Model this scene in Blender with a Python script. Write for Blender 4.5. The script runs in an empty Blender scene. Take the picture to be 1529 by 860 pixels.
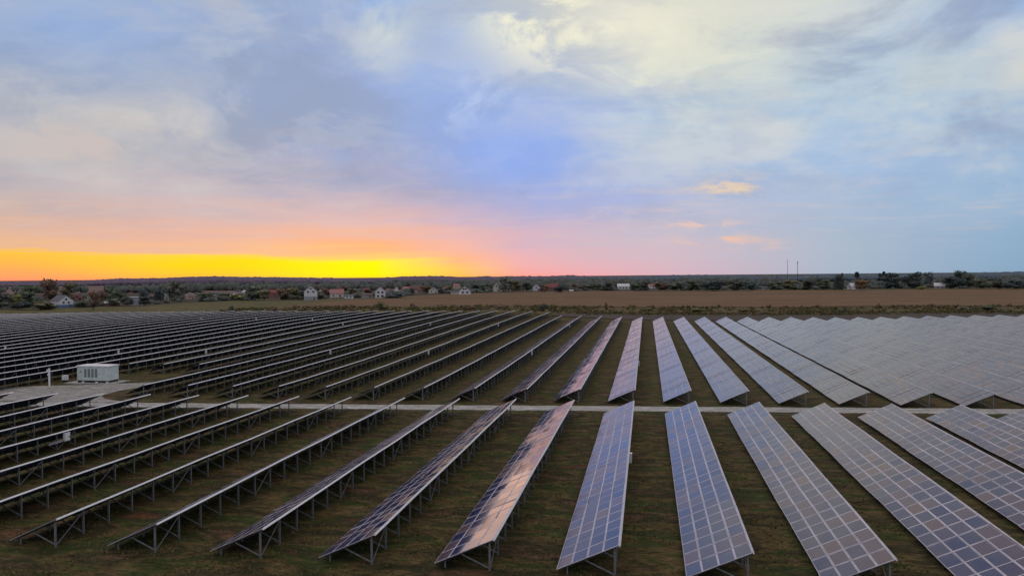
import bpy, math, random
from math import radians as R, sin, cos, tan, atan, atan2, sqrt, pi
from mathutils import Vector, Matrix

random.seed(7)
scene = bpy.context.scene
col = scene.collection

# ------------------------------------------------------------------ camera
F, YAW, PITCH, ROLL, H = 1111.05, 0.179, 0.0167, -0.0089, 17.72
cam_d = bpy.data.cameras.new('camera'); cam = bpy.data.objects.new('camera', cam_d); col.objects.link(cam)
cam_d.sensor_width = 36; cam_d.lens = 36 * F / 1529; cam_d.clip_end = 40000; cam_d.clip_start = .5
CR = Matrix.Rotation(YAW, 4, 'Z') @ Matrix.Rotation(pi/2 - PITCH, 4, 'X') @ Matrix.Rotation(ROLL, 4, 'Z')
cam.matrix_world = Matrix.Translation((0, 0, H)) @ CR
scene.camera = cam

# ------------------------------------------------------------------ terrain
HX = [(-2000, -.2), (-303, -.2), (-230, .6), (-170, 1.1), (-54, 1.1), (-32, .5), (0, .03), (66, -.05), (118, .8), (200, .8), (600, .3), (2000, 0)]
def h2(x):
    if x <= HX[0][0]: return HX[0][1]
    for (a, u), (b, v) in zip(HX, HX[1:]):
        if x <= b:
            t = (x-a)/(b-a); t = t*t*(3-2*t); return u+(v-u)*t
    return 0
def sm(t):
    t = max(0, min(1, t)); return t*t*(3-2*t)
def g(x, y):
    a = .0082*max(-160, min(80, x))
    t = sm((y-103)/180)
    return a*(1-t)+h2(x)*t
def at(u, v):
    """where the line of sight through a spot of the photograph meets the ground (used once, to lay things out)"""
    d = (CR.to_3x3() @ Vector(((u-764.5)/F, (430-v)/F, -1)))
    if d.z >= -1e-5: return None
    z = 0
    for i in range(12):
        t = (H-z)/-d.z; x, y = d.x*t, d.y*t; z = g(x, y)
    return Vector((x, y, z))
def depth_scale(p):      # metres per photograph pixel at p
    return (-sin(-YAW)*0 + (-p.x*sin(YAW)+p.y*cos(YAW)))/F
def colpos(u, Y):
    a = atan((u-764.5)/F) - YAW
    return Y*tan(a)
def vis_z(x, y, v, u):   # height of a line of sight above a place
    d = (CR.to_3x3() @ Vector(((u-764.5)/F, (430-v)/F, -1)))
    return H + d.z*(y/d.y)

# ------------------------------------------------------------------ helpers
class MB:
    def __init__(s): s.v = []; s.f = []; s.m = []; s.c = []
    def quad(s, a, b, c, d, m=0, t=None):
        n = len(s.v); s.v += [tuple(a), tuple(b), tuple(c), tuple(d)]; s.f.append((n, n+1, n+2, n+3)); s.m.append(m); s.c.append(t)
    def tri(s, a, b, c, m=0, t=None):
        n = len(s.v); s.v += [tuple(a), tuple(b), tuple(c)]; s.f.append((n, n+1, n+2)); s.m.append(m); s.c.append(t)
    def poly(s, pts, m=0, t=None):
        n = len(s.v); s.v += [tuple(p) for p in pts]; s.f.append(tuple(range(n, n+len(pts)))); s.m.append(m); s.c.append(t)
    def box(s, x0, x1, y0, y1, z0, z1, m=0, t=None):
        P = [(x0,y0,z0),(x1,y0,z0),(x1,y1,z0),(x0,y1,z0),(x0,y0,z1),(x1,y0,z1),(x1,y1,z1),(x0,y1,z1)]
        n = len(s.v); s.v += P
        for q in ((0,3,2,1),(4,5,6,7),(0,1,5,4),(1,2,6,5),(2,3,7,6),(3,0,4,7)):
            s.f.append(tuple(n+i for i in q)); s.m.append(m); s.c.append(t)
    def bar(s, a, b, w, h, m=0, t=None):
        a = Vector(a); b = Vector(b); d = (b-a).normalized()
        up = Vector((0,0,1)) if abs(d.z) < .95 else Vector((0,1,0))
        sx = d.cross(up).normalized()*(w/2); sy = sx.normalized().cross(d).normalized()*(h/2)
        P = [a-sx-sy, a+sx-sy, a+sx+sy, a-sx+sy, b-sx-sy, b+sx-sy, b+sx+sy, b-sx+sy]
        n = len(s.v); s.v += [tuple(p) for p in P]
        for q in ((0,1,2,3),(7,6,5,4),(0,4,5,1),(1,5,6,2),(2,6,7,3),(3,7,4,0)):
            s.f.append(tuple(n+i for i in q)); s.m.append(m); s.c.append(t)
    def cyl(s, a, b, r0, r1, n=8, m=0, cap=True, t=None):
        a = Vector(a); b = Vector(b); d = (b-a).normalized()
        up = Vector((0,0,1)) if abs(d.z) < .95 else Vector((0,1,0))
        x = d.cross(up).normalized(); y = x.cross(d).normalized(); k = len(s.v)
        for (p, r) in ((a, r0), (b, r1)):
            for i in range(n):
                an = 2*pi*i/n; s.v.append(tuple(p+x*cos(an)*r+y*sin(an)*r))
        for i in range(n):
            j = (i+1) % n; s.f.append((k+i, k+n+i, k+n+j, k+j)); s.m.append(m); s.c.append(t)
        if cap:
            s.f.append(tuple(k+i for i in range(n))); s.m.append(m); s.c.append(t)
            s.f.append(tuple(k+n+i for i in reversed(range(n)))); s.m.append(m); s.c.append(t)
    def mesh(s, name, mats, smooth=False):
        me = bpy.data.meshes.new(name); me.from_pydata(s.v, [], s.f)
        for m in (mats if isinstance(mats, (list, tuple)) else [mats]): me.materials.append(m)
        me.polygons.foreach_set('material_index', s.m)
        if any(c is not None for c in s.c):
            at_ = me.attributes.new('tone', 'FLOAT', 'FACE'); at_.data.foreach_set('value', [0.5 if c is None else c for c in s.c])
        if smooth: me.polygons.foreach_set('use_smooth', [True]*len(s.f))
        me.update(); return me
    def build(s, name, mats, parent=None, smooth=False, loc=(0,0,0)):
        return link(name, s.mesh(name, mats, smooth), parent, loc)
def link(name, data, parent=None, loc=(0,0,0), rz=0):
    o = bpy.data.objects.new(name, data); col.objects.link(o); o.location = loc
    if rz: o.rotation_euler.z = rz
    if parent: o.parent = parent
    return o
def tag(o, label=None, cat=None, group=None, kind=None):
    if label: o['label'] = label
    if cat: o['category'] = cat
    if group: o['group'] = group
    if kind: o['kind'] = kind
    return o
def thing(name, label, cat, loc=(0,0,0), rz=0, group=None):
    return tag(link(name, None, None, loc, rz), label, cat, group)

def srgb(r, g_, b):
    f = lambda c: (c/255/12.92) if c/255 <= .04045 else ((c/255+.055)/1.055)**2.4
    return (f(r), f(g_), f(b), 1)

class NT:
    def __init__(s, tree): s.t = tree; s.t.nodes.clear()
    def n(s, typ, **kw):
        nd = s.t.nodes.new(typ)
        for k, v in kw.items(): setattr(nd, k, v)
        return nd
    def put(s, sock, v):
        if isinstance(v, bpy.types.NodeSocket): s.t.links.new(v, sock)
        elif v is not None: sock.default_value = v
    def m(s, op, a, b=None, c=None, clamp=False):
        nd = s.n('ShaderNodeMath', operation=op, use_clamp=clamp)
        s.put(nd.inputs[0], a); s.put(nd.inputs[1], b); s.put(nd.inputs[2], c); return nd.outputs[0]
    def mix(s, f, a, b, blend='MIX'):
        nd = s.n('ShaderNodeMix', data_type='RGBA', blend_type=blend)
        s.put(nd.inputs[0], f); s.put(nd.inputs[6], a); s.put(nd.inputs[7], b); return nd.outputs[2]
    def ramp(s, f, stops, interp='LINEAR'):
        nd = s.n('ShaderNodeValToRGB'); cr = nd.color_ramp; cr.interpolation = interp
        while len(cr.elements) < len(stops): cr.elements.new(.5)
        for e, (p, c) in zip(cr.elements, sorted(stops, key=lambda q: q[0])):
            e.position = p; e.color = c if isinstance(c, tuple) else (c, c, c, 1)
        s.put(nd.inputs[0], f); return nd.outputs[0]
    def noise(s, vec, scale, detail=4, rough=.5, dist=0.0, out=0):
        nd = s.n('ShaderNodeTexNoise'); s.put(nd.inputs['Vector'], vec)
        nd.inputs['Scale'].default_value = scale; nd.inputs['Detail'].default_value = detail
        nd.inputs['Roughness'].default_value = rough; nd.inputs['Distortion'].default_value = dist
        return nd.outputs[out]
    def mapr(s, v, a, b, c=0, d=1, smooth=True):
        nd = s.n('ShaderNodeMapRange'); nd.interpolation_type = 'SMOOTHSTEP' if smooth else 'LINEAR'
        s.put(nd.inputs[0], v)
        for i, q in enumerate((a, b, c, d)): nd.inputs[i+1].default_value = q
        return nd.outputs[0]
    def comb(s, x, y, z):
        nd = s.n('ShaderNodeCombineXYZ')
        for i, q in enumerate((x, y, z)): s.put(nd.inputs[i], q)
        return nd.outputs[0]

def mat(name):
    m = bpy.data.materials.new(name); m.use_nodes = True; t = NT(m.node_tree)
    b = t.n('ShaderNodeBsdfPrincipled'); o = t.n('ShaderNodeOutputMaterial'); t.t.links.new(b.outputs[0], o.inputs[0])
    return m, t, b
def bump(t, b, h, strength=.5, dist=.05):
    n = t.n('ShaderNodeBump'); n.inputs['Strength'].default_value = strength; n.inputs['Distance'].default_value = dist
    t.put(n.inputs['Height'], h); t.put(b.inputs['Normal'], n.outputs[0])
def plain(name, c, rough=.6, metal=0, var=.25, scale=3.0, spec=.5):
    m, t, b = mat(name)
    tc = t.n('ShaderNodeTexCoord')
    nz = t.noise(tc.outputs['Object'], scale, 5, .6)
    f = t.mapr(nz, .3, .7, 1-var, 1+var*.6)
    t.put(b.inputs['Base Color'], t.mix(1, tuple(c)+(1,) if len(c) == 3 else c, t.comb(f, f, f), 'MULTIPLY'))
    b.inputs['Roughness'].default_value = rough; b.inputs['Metallic'].default_value = metal
    b.inputs['Specular IOR Level'].default_value = spec
    return m

# ------------------------------------------------------------------ materials
M = {}
# photovoltaic glass: dark blue cells behind glass, each module of slightly different tone
m, t, b = mat('module_glass')
ton = t.n('ShaderNodeAttribute', attribute_name='tone').outputs['Fac']
geo = t.n('ShaderNodeNewGeometry').outputs['Position']
dirt = t.noise(geo, .9, 6, .65)
basec = t.ramp(ton, [(0, (.024, .038, .125, 1)), (.45, (.036, .046, .135, 1)), (.75, (.066, .056, .12, 1)), (1, (.14, .090, .10, 1))])
basec = t.mix(t.mapr(dirt, .38, .75, .0, .26), basec, (.17, .145, .165, 1))  # lilac dust; it and the violet base also carry painted sky sheen
t.put(b.inputs['Base Color'], basec)
t.put(b.inputs['Roughness'], t.mapr(ton, 0, 1, .07, .17))
b.inputs['IOR'].default_value = 1.42
M['glass'] = m
m, t, b = mat('module_frame')
tc = t.n('ShaderNodeNewGeometry').outputs['Position']
nz = t.noise(tc, 1.7, 4, .6)
f = t.mapr(nz, .3, .7, .44, .58)
t.put(b.inputs['Base Color'], t.comb(f, t.m('MULTIPLY', f, 1.0), t.m('MULTIPLY', f, 1.15)))
b.inputs['Metallic'].default_value = .3; b.inputs['Roughness'].default_value = .45
M['frame'] = m
M['frame_dull'] = plain('dull_module_frame', (.30, .30, .34), .5, .2, .2, 1.5)  # duller frame tone for the back block
M['edge'] = plain('aluminium_edge_sky_catch', (.86, .88, .90), .45, .1, .10, 1.5)  # very pale to carry the skylight caught on the high edge
M['back'] = plain('module_back_shaded', (.018, .026, .042), .55, 0, .3, 1)  # underside shade put into the backsheet colour
M['steel'] = plain('galvanised_steel', (.20, .22, .235), .55, .35, .35, 4)
M['steel_dark'] = plain('weathered_steel', (.09, .1, .1), .6, .3, .3, 4)
M['white'] = plain('white_enclosure_paint', (.72, .76, .78), .45, 0, .08, 2)
M['white2'] = plain('pale_green_white_paint', (.55, .65, .64), .5, 0, .16, 1.1)
M['louvre'] = plain('louvre_grey', (.22, .27, .28), .55, 0, .2, 6)
M['black'] = plain('dark_void', (.015, .016, .018), .7, 0, .2, 3)
M['ink'] = plain('printed_ink', (.05, .06, .1), .6, 0, .1, 3)

def ground_mat(name, cols, scale, bs=.6, fine=14, stretch=(1, 1, 1), bd=.08, tracks=False):
    m, t, b = mat(name)
    pos = t.n('ShaderNodeNewGeometry').outputs['Position']
    mp = t.n('ShaderNodeMapping'); t.put(mp.inputs[0], pos); mp.inputs['Scale'].default_value = stretch
    p = mp.outputs[0]
    big = t.noise(p, scale, 6, .62, .4)
    n = len(cols)
    c = t.ramp(t.mapr(big, .3, .7, 0, 1, False), [(i/(n-1), q+(1,)) for i, q in enumerate(cols)])
    fn = t.noise(p, fine, 5, .75); f2 = t.noise(p, fine*.22, 4, .7)
    ff = t.mapr(fn, .3, .72, .35, 1.6, False); f3 = t.mapr(f2, .3, .7, .6, 1.4, False)
    k = t.m('MULTIPLY', ff, f3)
    c = t.mix(1, c, t.comb(k, k, k), 'MULTIPLY')
    t.put(b.inputs['Base Color'], c); b.inputs['Roughness'].default_value = .95; b.inputs['Specular IOR Level'].default_value = .15
    bump(t, b, t.m('ADD', fn, f2), bs, bd)
    return m
M['ground'] = ground_mat('field_grass', [(.135, .062, .030), (.060, .046, .024), (.038, .062, .014), (.118, .086, .036), (.032, .038, .014), (.100, .066, .036), (.15, .082, .040)], .21, 1.0, 3.2, (.6, 1.35, 1), .16)
M['gravel'] = ground_mat('pale_gravel', [(.27, .29, .27), (.34, .355, .335), (.25, .26, .24), (.32, .33, .305)], .6, .5, 5, (.45, 1.3, 1), .04)
M['road'] = ground_mat('pale_concrete_road', [(.36, .38, .36), (.43, .45, .43), (.33, .34, .32), (.41, .42, .40)], .5, .4, 5, (.5, 1.5, 1), .03)
M['crop'] = ground_mat('dry_crop', [(.135, .082, .046), (.205, .108, .060), (.135, .105, .050), (.190, .112, .062), (.105, .08, .045), (.215, .13, .075)], .012, .5, .5, (.16, 3.2, 1), .3)
M['furrow'] = ground_mat('dark_furrow', [(.09, .05, .03), (.07, .045, .03)], .05, .5, 1, (1, 1, 1), .2)
M['scrub_ground'] = ground_mat('scrub_ground', [(.115, .085, .036), (.13, .105, .035), (.085, .075, .035), (.14, .10, .045)], .04, .8, 1.2, (.7, 1.6, 1), .3)
M['dirt'] = ground_mat('grey_ploughed_dirt', [(.072, .066, .058), (.085, .075, .062), (.06, .06, .05)], .05, .8, 1.5, (.5, 1.6, 1), .2)
M['meadow'] = ground_mat('meadow', [(.13, .12, .045), (.10, .10, .04), (.16, .125, .06)], .03, .6, .8, (.4, 1.6, 1), .3)
M['farfield'] = ground_mat('far_stubble_field', [(.17, .115, .09), (.15, .11, .10), (.19, .125, .095)], .004, .3, .05, (.4, 2, 1), .3)
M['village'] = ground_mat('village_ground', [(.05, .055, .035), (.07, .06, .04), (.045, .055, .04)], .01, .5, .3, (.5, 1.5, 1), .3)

def leaf_mat(name, tint=None, hue=.3, lo=.45, hi=1.6, upn=.55, right=None):
    m, t, b = mat(name)
    oi = t.n('ShaderNodeObjectInfo'); pos = t.n('ShaderNodeNewGeometry').outputs['Position']
    base = oi.outputs['Color'] if tint is None else tint+(1,)
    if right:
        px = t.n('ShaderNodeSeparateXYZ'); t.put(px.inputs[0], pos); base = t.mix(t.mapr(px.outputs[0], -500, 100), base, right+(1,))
    vm = t.n('ShaderNodeMix', data_type='VECTOR'); vm.inputs[0].default_value = upn
    t.put(vm.inputs[4], t.n('ShaderNodeNewGeometry').outputs['Normal']); vm.inputs[5].default_value = (-.1, -.35, .93)
    vn = t.n('ShaderNodeVectorMath', operation='NORMALIZE'); t.put(vn.inputs[0], vm.outputs[1]); t.put(b.inputs['Normal'], vn.outputs[0])
    nz = t.noise(pos, .35, 4, .7); ton = t.n('ShaderNodeAttribute', attribute_name='tone').outputs['Fac']
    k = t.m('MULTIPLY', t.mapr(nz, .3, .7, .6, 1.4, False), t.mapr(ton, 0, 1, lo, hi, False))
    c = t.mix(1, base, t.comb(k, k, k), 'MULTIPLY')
    n2 = t.noise(pos, .06, 3, .6)
    c = t.mix(t.mapr(n2, .45, .7, 0, hue), c, (.14, .085, .035, 1))
    t.put(b.inputs['Base Color'], c); b.inputs['Roughness'].default_value = .8; b.inputs['Specular IOR Level'].default_value = .2
    return m
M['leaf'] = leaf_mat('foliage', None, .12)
M['forest'] = leaf_mat('hazy_forest', (.150, .120, .175), 0.0, .88, 1.10, .35, (.095, .135, .165))  # distance haze mixed into the foliage colour, mauve left to blue right
M['wood'] = leaf_mat('near_wood', (.085, .110, .100), .20, .65, 1.25, .35)  # lighter and cooler, with distance haze put into the colour
M['scrub'] = leaf_mat('scrub_leaves', (.080, .080, .030), .55)
M['tuft'] = leaf_mat('grass_blades', (.085, .080, .035), .5)
M['bark'] = plain('bark', (.06, .05, .04), .9, 0, .3, 2)

# ------------------------------------------------------------------ world
w = bpy.data.worlds.new('World'); scene.world = w; w.use_nodes = True
t = NT(w.node_tree)
out = t.n('ShaderNodeOutputWorld'); bg = t.n('ShaderNodeBackground'); t.t.links.new(bg.outputs[0], out.inputs[0])
gen = t.n('ShaderNodeTexCoord').outputs['Generated']
sep = t.n('ShaderNodeSeparateXYZ'); t.put(sep.inputs[0], gen)
X, Y_, Z = sep.outputs
az = t.m('MULTIPLY', t.m('ARCTAN2', X, Y_), 180/pi)          # 0 = +Y, positive to the right
el = t.m('MULTIPLY', t.m('ARCSINE', Z), 180/pi)
# cloud-layer coordinates: a flat layer overhead seen in perspective, streaked along one direction
zc = t.m('ADD', t.m('MAXIMUM', Z, 0), .07)
cp = t.comb(t.m('DIVIDE', X, zc), t.m('DIVIDE', Y_, zc), 0)
mp = t.n('ShaderNodeMapping'); t.put(mp.inputs[0], cp); mp.inputs['Rotation'].default_value = (0, 0, R(25)); mp.inputs['Scale'].default_value = (.75, 1.15, 1)
cpn = mp.outputs[0]
nA = t.noise(cpn, .55, 7, .55, .5)
nB = t.noise(cpn, 1.6, 8, .62, .8)
mq = t.n('ShaderNodeMapping'); t.put(mq.inputs[0], gen); mq.inputs['Rotation'].default_value = (0, R(-9), 0); mq.inputs['Scale'].default_value = (1, 1, 2.3)
sp = mq.outputs[0]
nC = t.noise(sp, 7.5, 9, .60, .5)
nD = t.noise(sp, 3.6, 9, .60, .35)
mf = t.n('ShaderNodeMapping'); t.put(mf.inputs[0], gen); mf.inputs['Rotation'].default_value = (0, R(-12), 0); mf.inputs['Scale'].default_value = (1, 1, 4.5)
nF = t.noise(mf.outputs[0], 17, 9, .66, .5)
nE = t.noise(sp, 1.7, 5, .55, .3)
nB = t.m('ADD', t.m('MULTIPLY', nB, .35), t.m('MULTIPLY', t.noise(sp, 5.0, 9, .58, .4), .65))
nA = t.m('ADD', t.m('MULTIPLY', nA, .3), t.m('MULTIPLY', t.noise(sp, 2.4, 6, .55, .3), .7))
soft = t.noise(cpn, .28, 3, .5, .2)
warp_el = t.m('MULTIPLY', t.m('SUBTRACT', nA, .5), t.m('MULTIPLY', t.m('MINIMUM', t.m('MAXIMUM', el, 0), 18), 1.1))
warp_az = t.m('MULTIPLY', t.m('SUBTRACT', soft, .5), 34)
mlo = t.n('ShaderNodeMapping'); t.put(mlo.inputs[0], gen); mlo.inputs['Scale'].default_value = (2.5, 2.5, 55)
lown = t.noise(mlo.outputs[0], 1.3, 7, .6, .5)
els = t.m('ADD', t.m('ADD', el, warp_el), t.m('MULTIPLY', t.m('SUBTRACT', lown, .5), t.m('MULTIPLY', t.mapr(el, .1, 2.2), 3.4)))
azs = t.m('ADD', az, t.m('MULTIPLY', warp_az, t.mapr(el, 0, 8)))
ELMAX = 90.0
def P_(e): return sqrt(max(0, min(1, e/ELMAX)))
elf = t.m('POWER', t.m('DIVIDE', t.m('MAXIMUM', els, 0), ELMAX), .5, None, True)
hi = [(28, (222, 222, 216)), (42, (226, 222, 220)), (60, (226, 222, 220)), (90, (170, 182, 205))]
cols_ = [
 (-100, [(0, (200,150,140)), (3, (190,160,150)), (8, (170,165,170)), (16, (160,172,195))]),
 (-44.8, [(0, (252,148,112)), (.35, (255,166,100)), (1.0, (255,182,84)), (1.75, (255,198,62)), (1.95, (238,186,140)), (3.2, (226,182,158)), (5.5, (196,180,178)), (8, (184,180,185)), (12, (160,178,210)), (16, (140,180,232))]),
 (-32.9, [(0, (255,170,80)), (.4, (255,205,45)), (1.0, (255,216,20)), (1.6, (255,214,70)), (1.85, (244,188,145)), (3.4, (228,180,164)), (6, (198,184,192)), (10, (180,188,204)), (14, (160,182,222)), (18, (145,180,236))]),
 (-20.7, [(0, (255,225,30)), (.3, (255,246,0)), (1.05, (255,246,10)), (1.4, (255,205,110)), (2.4, (248,176,132)), (4.2, (226,182,176)), (7, (184,176,208)), (11, (160,180,228)), (16, (158,186,240)), (20, (160,192,242))]),
 (-14.5, [(0, (255,190,80)), (.5, (255,200,100)), (1.1, (252,182,140)), (2.4, (240,182,168)), (4.5, (204,178,198)), (7.5, (165,178,222)), (12, (150,178,238)), (17, (172,198,236)), (20, (200,212,226))]),
 (-9.4, [(0, (252,158,146)), (.8, (238,176,178)), (1.8, (226,178,188)), (3.2, (204,178,198)), (5.2, (176,178,216)), (8, (150,176,234)), (11, (148,178,240)), (15, (190,205,226)), (20, (226,226,210))]),
 (-4, [(0, (238,168,174)), (1, (222,180,190)), (2.4, (208,184,198)), (4.2, (190,182,210)), (7, (160,182,230)), (11, (160,186,234)), (15, (208,215,216)), (20, (222,222,208))]),
 (1.7, [(0, (216,178,190)), (1, (212,184,196)), (2.4, (206,188,200)), (4.5, (186,188,212)), (7, (170,190,222)), (11, (184,204,220)), (15, (216,220,208)), (20, (218,220,206))]),
 (13.3, [(0, (168,182,200)), (2, (172,186,204)), (5, (168,188,214)), (8, (166,192,224)), (12, (174,198,220)), (16, (184,202,218)), (20, (205,213,214))]),
 (24.3, [(0, (134,166,192)), (3, (142,174,204)), (6, (152,182,214)), (10, (164,188,214)), (14, (176,196,214)), (18, (158,184,220))]),
 (60, [(0, (130,155,185)), (5, (140,170,205)), (12, (160,185,212)), (20, (190,198,208))]),
 (120, [(0, (120,135,165)), (6, (130,150,185)), (15, (150,170,200))]),
]
prev = None
for i, (a, stops) in enumerate(cols_):
    st = [(P_(e), srgb(*c)) for e, c in stops] + [(P_(e), srgb(*c)) for e, c in hi]
    c = t.ramp(elf, st)
    if prev is None: prev = c
    else:
        nd = t.n('ShaderNodeMapRange'); t.put(nd.inputs[0], azs); nd.inputs[1].default_value = cols_[i-1][0]; nd.inputs[2].default_value = a
        nd.interpolation_type = 'SMOOTHSTEP' if a in (-20.7, -32.9) else 'LINEAR'
        prev = t.mix(nd.outputs[0], prev, c)
sky = prev
# broken light and dark cloud texture
up = t.mapr(el, 1.5, 9)
cream = t.m('MULTIPLY', t.mapr(nB, .50, .68), up)
sky = t.mix(t.m('MULTIPLY', cream, .34), sky, srgb(228, 224, 214))
cre2 = t.m('MULTIPLY', t.mapr(nD, .50, .62), up)
sky = t.mix(t.m('MULTIPLY', cre2, .42), sky, srgb(222, 218, 210))
gre2 = t.m('MULTIPLY', t.mapr(nD, .51, .38), up)
sky = t.mix(t.m('MULTIPLY', gre2, .60), sky, srgb(144, 157, 186))
gre3 = t.m('MULTIPLY', t.m('MULTIPLY', t.mapr(nE, .42, .56), t.mapr(el, 3, 8)), t.mapr(az, 4, -18))
sky = t.mix(t.m('MULTIPLY', gre3, .42), sky, srgb(146, 156, 176))
st = t.noise(cpn, 2.2, 7, .6, .6)
sky = t.mix(t.m('MULTIPLY', t.m('MULTIPLY', t.mapr(st, .5, .7), t.mapr(el, .8, 4)), t.m('MULTIPLY', t.mapr(el, 12, 5), .28)), sky, srgb(214, 196, 190))
lft = t.m('MULTIPLY', t.mapr(az, -14, -34), t.m('MULTIPLY', t.mapr(el, 4, 9), t.mapr(nD, .36, .6)))
sky = t.mix(t.m('MULTIPLY', lft, .38), sky, srgb(192, 188, 186))
blue = t.m('MULTIPLY', t.mapr(nB, .50, .32), up)
sky = t.mix(t.m('MULTIPLY', blue, .40), sky, srgb(134, 164, 214))
grey = t.m('MULTIPLY', t.mapr(nA, .50, .30), up)
sky = t.mix(t.m('MULTIPLY', grey, .30), sky, srgb(158, 168, 190))
# warm lit cloud high overhead (seen mirrored in the panels on the right)
hn = t.noise(gen, 5.5, 4, .6, .6)
warmf = t.m('MULTIPLY', t.mapr(el, 24, 36), t.mapr(hn, .46, .60))
sky = t.mix(t.m('MULTIPLY', warmf, .9), sky, srgb(255, 205, 170))
coolf = t.m('MULTIPLY', t.mapr(el, 24, 36), t.mapr(hn, .46, .36))
sky = t.mix(t.m('MULTIPLY', coolf, .9), sky, srgb(150, 160, 225))
fin = t.m('MULTIPLY', t.mapr(nC, .50, .60), t.mapr(el, 5, 10))
sky = t.mix(t.m('MULTIPLY', fin, .12), sky, srgb(228, 226, 218))
fid = t.m('MULTIPLY', t.mapr(nC, .49, .40), t.mapr(el, 4, 9))
sky = t.mix(t.m('MULTIPLY', fid, .15), sky, srgb(140, 158, 194))
def blob(a, e, sa, se, lo, hi_, nz, strength, c):
    global sky
    da = t.m('DIVIDE', t.m('SUBTRACT', az, a), sa); de = t.m('DIVIDE', t.m('SUBTRACT', el, e), se)
    r2 = t.m('ADD', t.m('MULTIPLY', da, da), t.m('MULTIPLY', de, de))
    gsn = t.m('POWER', 2.718, t.m('MULTIPLY', r2, -1))
    f = t.m('MULTIPLY', t.m('MULTIPLY', gsn, t.mapr(nz, lo, hi_)), strength, None, True)
    sky = t.mix(f, sky, srgb(*c))
def ae(u, v):
    d = CR.to_3x3() @ Vector(((u-764.5)/F, (430-v)/F, -1)); d.normalize()
    return math.degrees(atan2(d.x, d.y)), math.degrees(math.asin(d.z))
for (u, v, su, sv, lo, h_, nz, s_, c) in [
    (800, 22, 85, 60, .44, .58, nC, 1.0, (255, 250, 216)),
    (905, 60, 90, 50, .46, .58, nC, .85, (244, 240, 216)),
    (1020, 125, 110, 45, .46, .60, nC, .8, (230, 230, 212)),
    (568, 40, 46, 56, .46, .64, nD, .8, (226, 232, 214)),
    (940, 40, 90, 40, .42, .62, nB, .75, (240, 236, 214)),
    (1040, 110, 130, 60, .40, .65, nB, .6, (226, 226, 210)),
    (690, 150, 80, 40, .44, .64, nC, .7, (196, 212, 240)),
    (760, 225, 120, 65, .2, .5, nB, .75, (140, 172, 242)),
    (640, 110, 110, 70, .25, .55, nB, .5, (150, 182, 240)),
    (130, 20, 150, 60, .3, .6, nB, .5, (140, 178, 232)),
    (1390, 110, 60, 30, .35, .6, nB, .55, (212, 214, 206)),
    (1520, 120, 40, 40, .35, .6, nB, .55, (214, 214, 206)),
    (290, 190, 120, 30, .44, .64, nD, .8, (216, 208, 200)),
    (120, 215, 110, 34, .47, .60, nC, .7, (206, 190, 184)),
    (250, 60, 160, 60, .45, .62, nD, .5, (172, 184, 206)),
    (470, 90, 130, 40, .48, .60, nC, .5, (188, 196, 214)),
    (1085, 282, 52, 16, .44, .66, nF, .8, (252, 216, 160)),
    (1070, 358, 60, 9, .42, .64, nF, .8, (250, 196, 158)),
    (1040, 335, 60, 6, .45, .62, nF, .8, (244, 200, 178)),
    (960, 320, 90, 8, .45, .62, nF, .6, (228, 196, 196)),
    (1150, 366, 40, 5, .45, .62, nF, .8, (240, 196, 178)),
]:
    a, e = ae(u, v); blob(a, e, su/F*57.3*.92, sv/F*57.3, lo, h_, nz, s_, c)
# below the horizon: dark land tone
sky = t.mix(t.mapr(el, -.05, -.6), sky, (.03, .028, .025, 1))
ns = t.n('ShaderNodeTexSky', sky_type='NISHITA'); ns.sun_disc = False
SUN_AZ, SUN_EL = R(-23), R(3)
ns.sun_elevation = SUN_EL; ns.sun_rotation = SUN_AZ
add = t.mix(.002, sky, ns.outputs[0], 'ADD')
t.put(bg.inputs[0], add); bg.inputs[1].default_value = 1.0
w.cycles.sampling_method = 'MANUAL'; w.cycles.sample_map_resolution = 1024

sd = bpy.data.lights.new('sun', 'SUN'); sun = bpy.data.objects.new('sun', sd); col.objects.link(sun)
sd.energy = .03; sd.angle = R(12); sd.color = (1, .62, .38)
sv = Vector((sin(SUN_AZ)*cos(R(3)), cos(SUN_AZ)*cos(R(3)), sin(R(3))))
sun.rotation_euler = (-sv).to_track_quat('-Z', 'Y').to_euler()

scene.view_settings.view_transform = 'Standard'; scene.view_settings.look = 'None'
scene.view_settings.exposure = 0; scene.view_settings.gamma = 1
scene.render.engine = 'CYCLES'
scene.cycles.max_bounces = 5; scene.cycles.diffuse_bounces = 2; scene.cycles.glossy_bounces = 3
scene.cycles.use_denoising = True

# ------------------------------------------------------------------ ground and land sheets
def lattice(xs, ys, z, name, m, label=None):
    nx, ny = len(xs), len(ys)
    v = [(x, y, z(x, y)) for y in ys for x in xs]
    f = [(j*nx+i, j*nx+i+1, (j+1)*nx+i+1, (j+1)*nx+i) for j in range(ny-1) for i in range(nx-1)]
    me = bpy.data.meshes.new(name); me.from_pydata(v, [], f); me.materials.append(m)
    me.polygons.foreach_set('use_smooth', [True]*len(f)); me.update()
    return tag(link(name, me), label, None, None, 'structure')
xs = [-14000, -7000, -4000, -2500, -1600, -1100, -800, -650, -550, -480] + [-420+8*i for i in range(91)] + [340, 400, 480, 600, 800, 1200, 2000, 4000, 8000, 14000]
ys = [-14000, -4000, -1000, -300, -100, -40] + [-10+8*i for i in range(56)] + [460, 500, 560, 640, 760, 900, 1200, 1600, 2400, 4000, 7000, 14000]
lattice(xs, ys, g, 'ground', M['ground'], 'dark olive and brown grass ground of the solar field')
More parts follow.
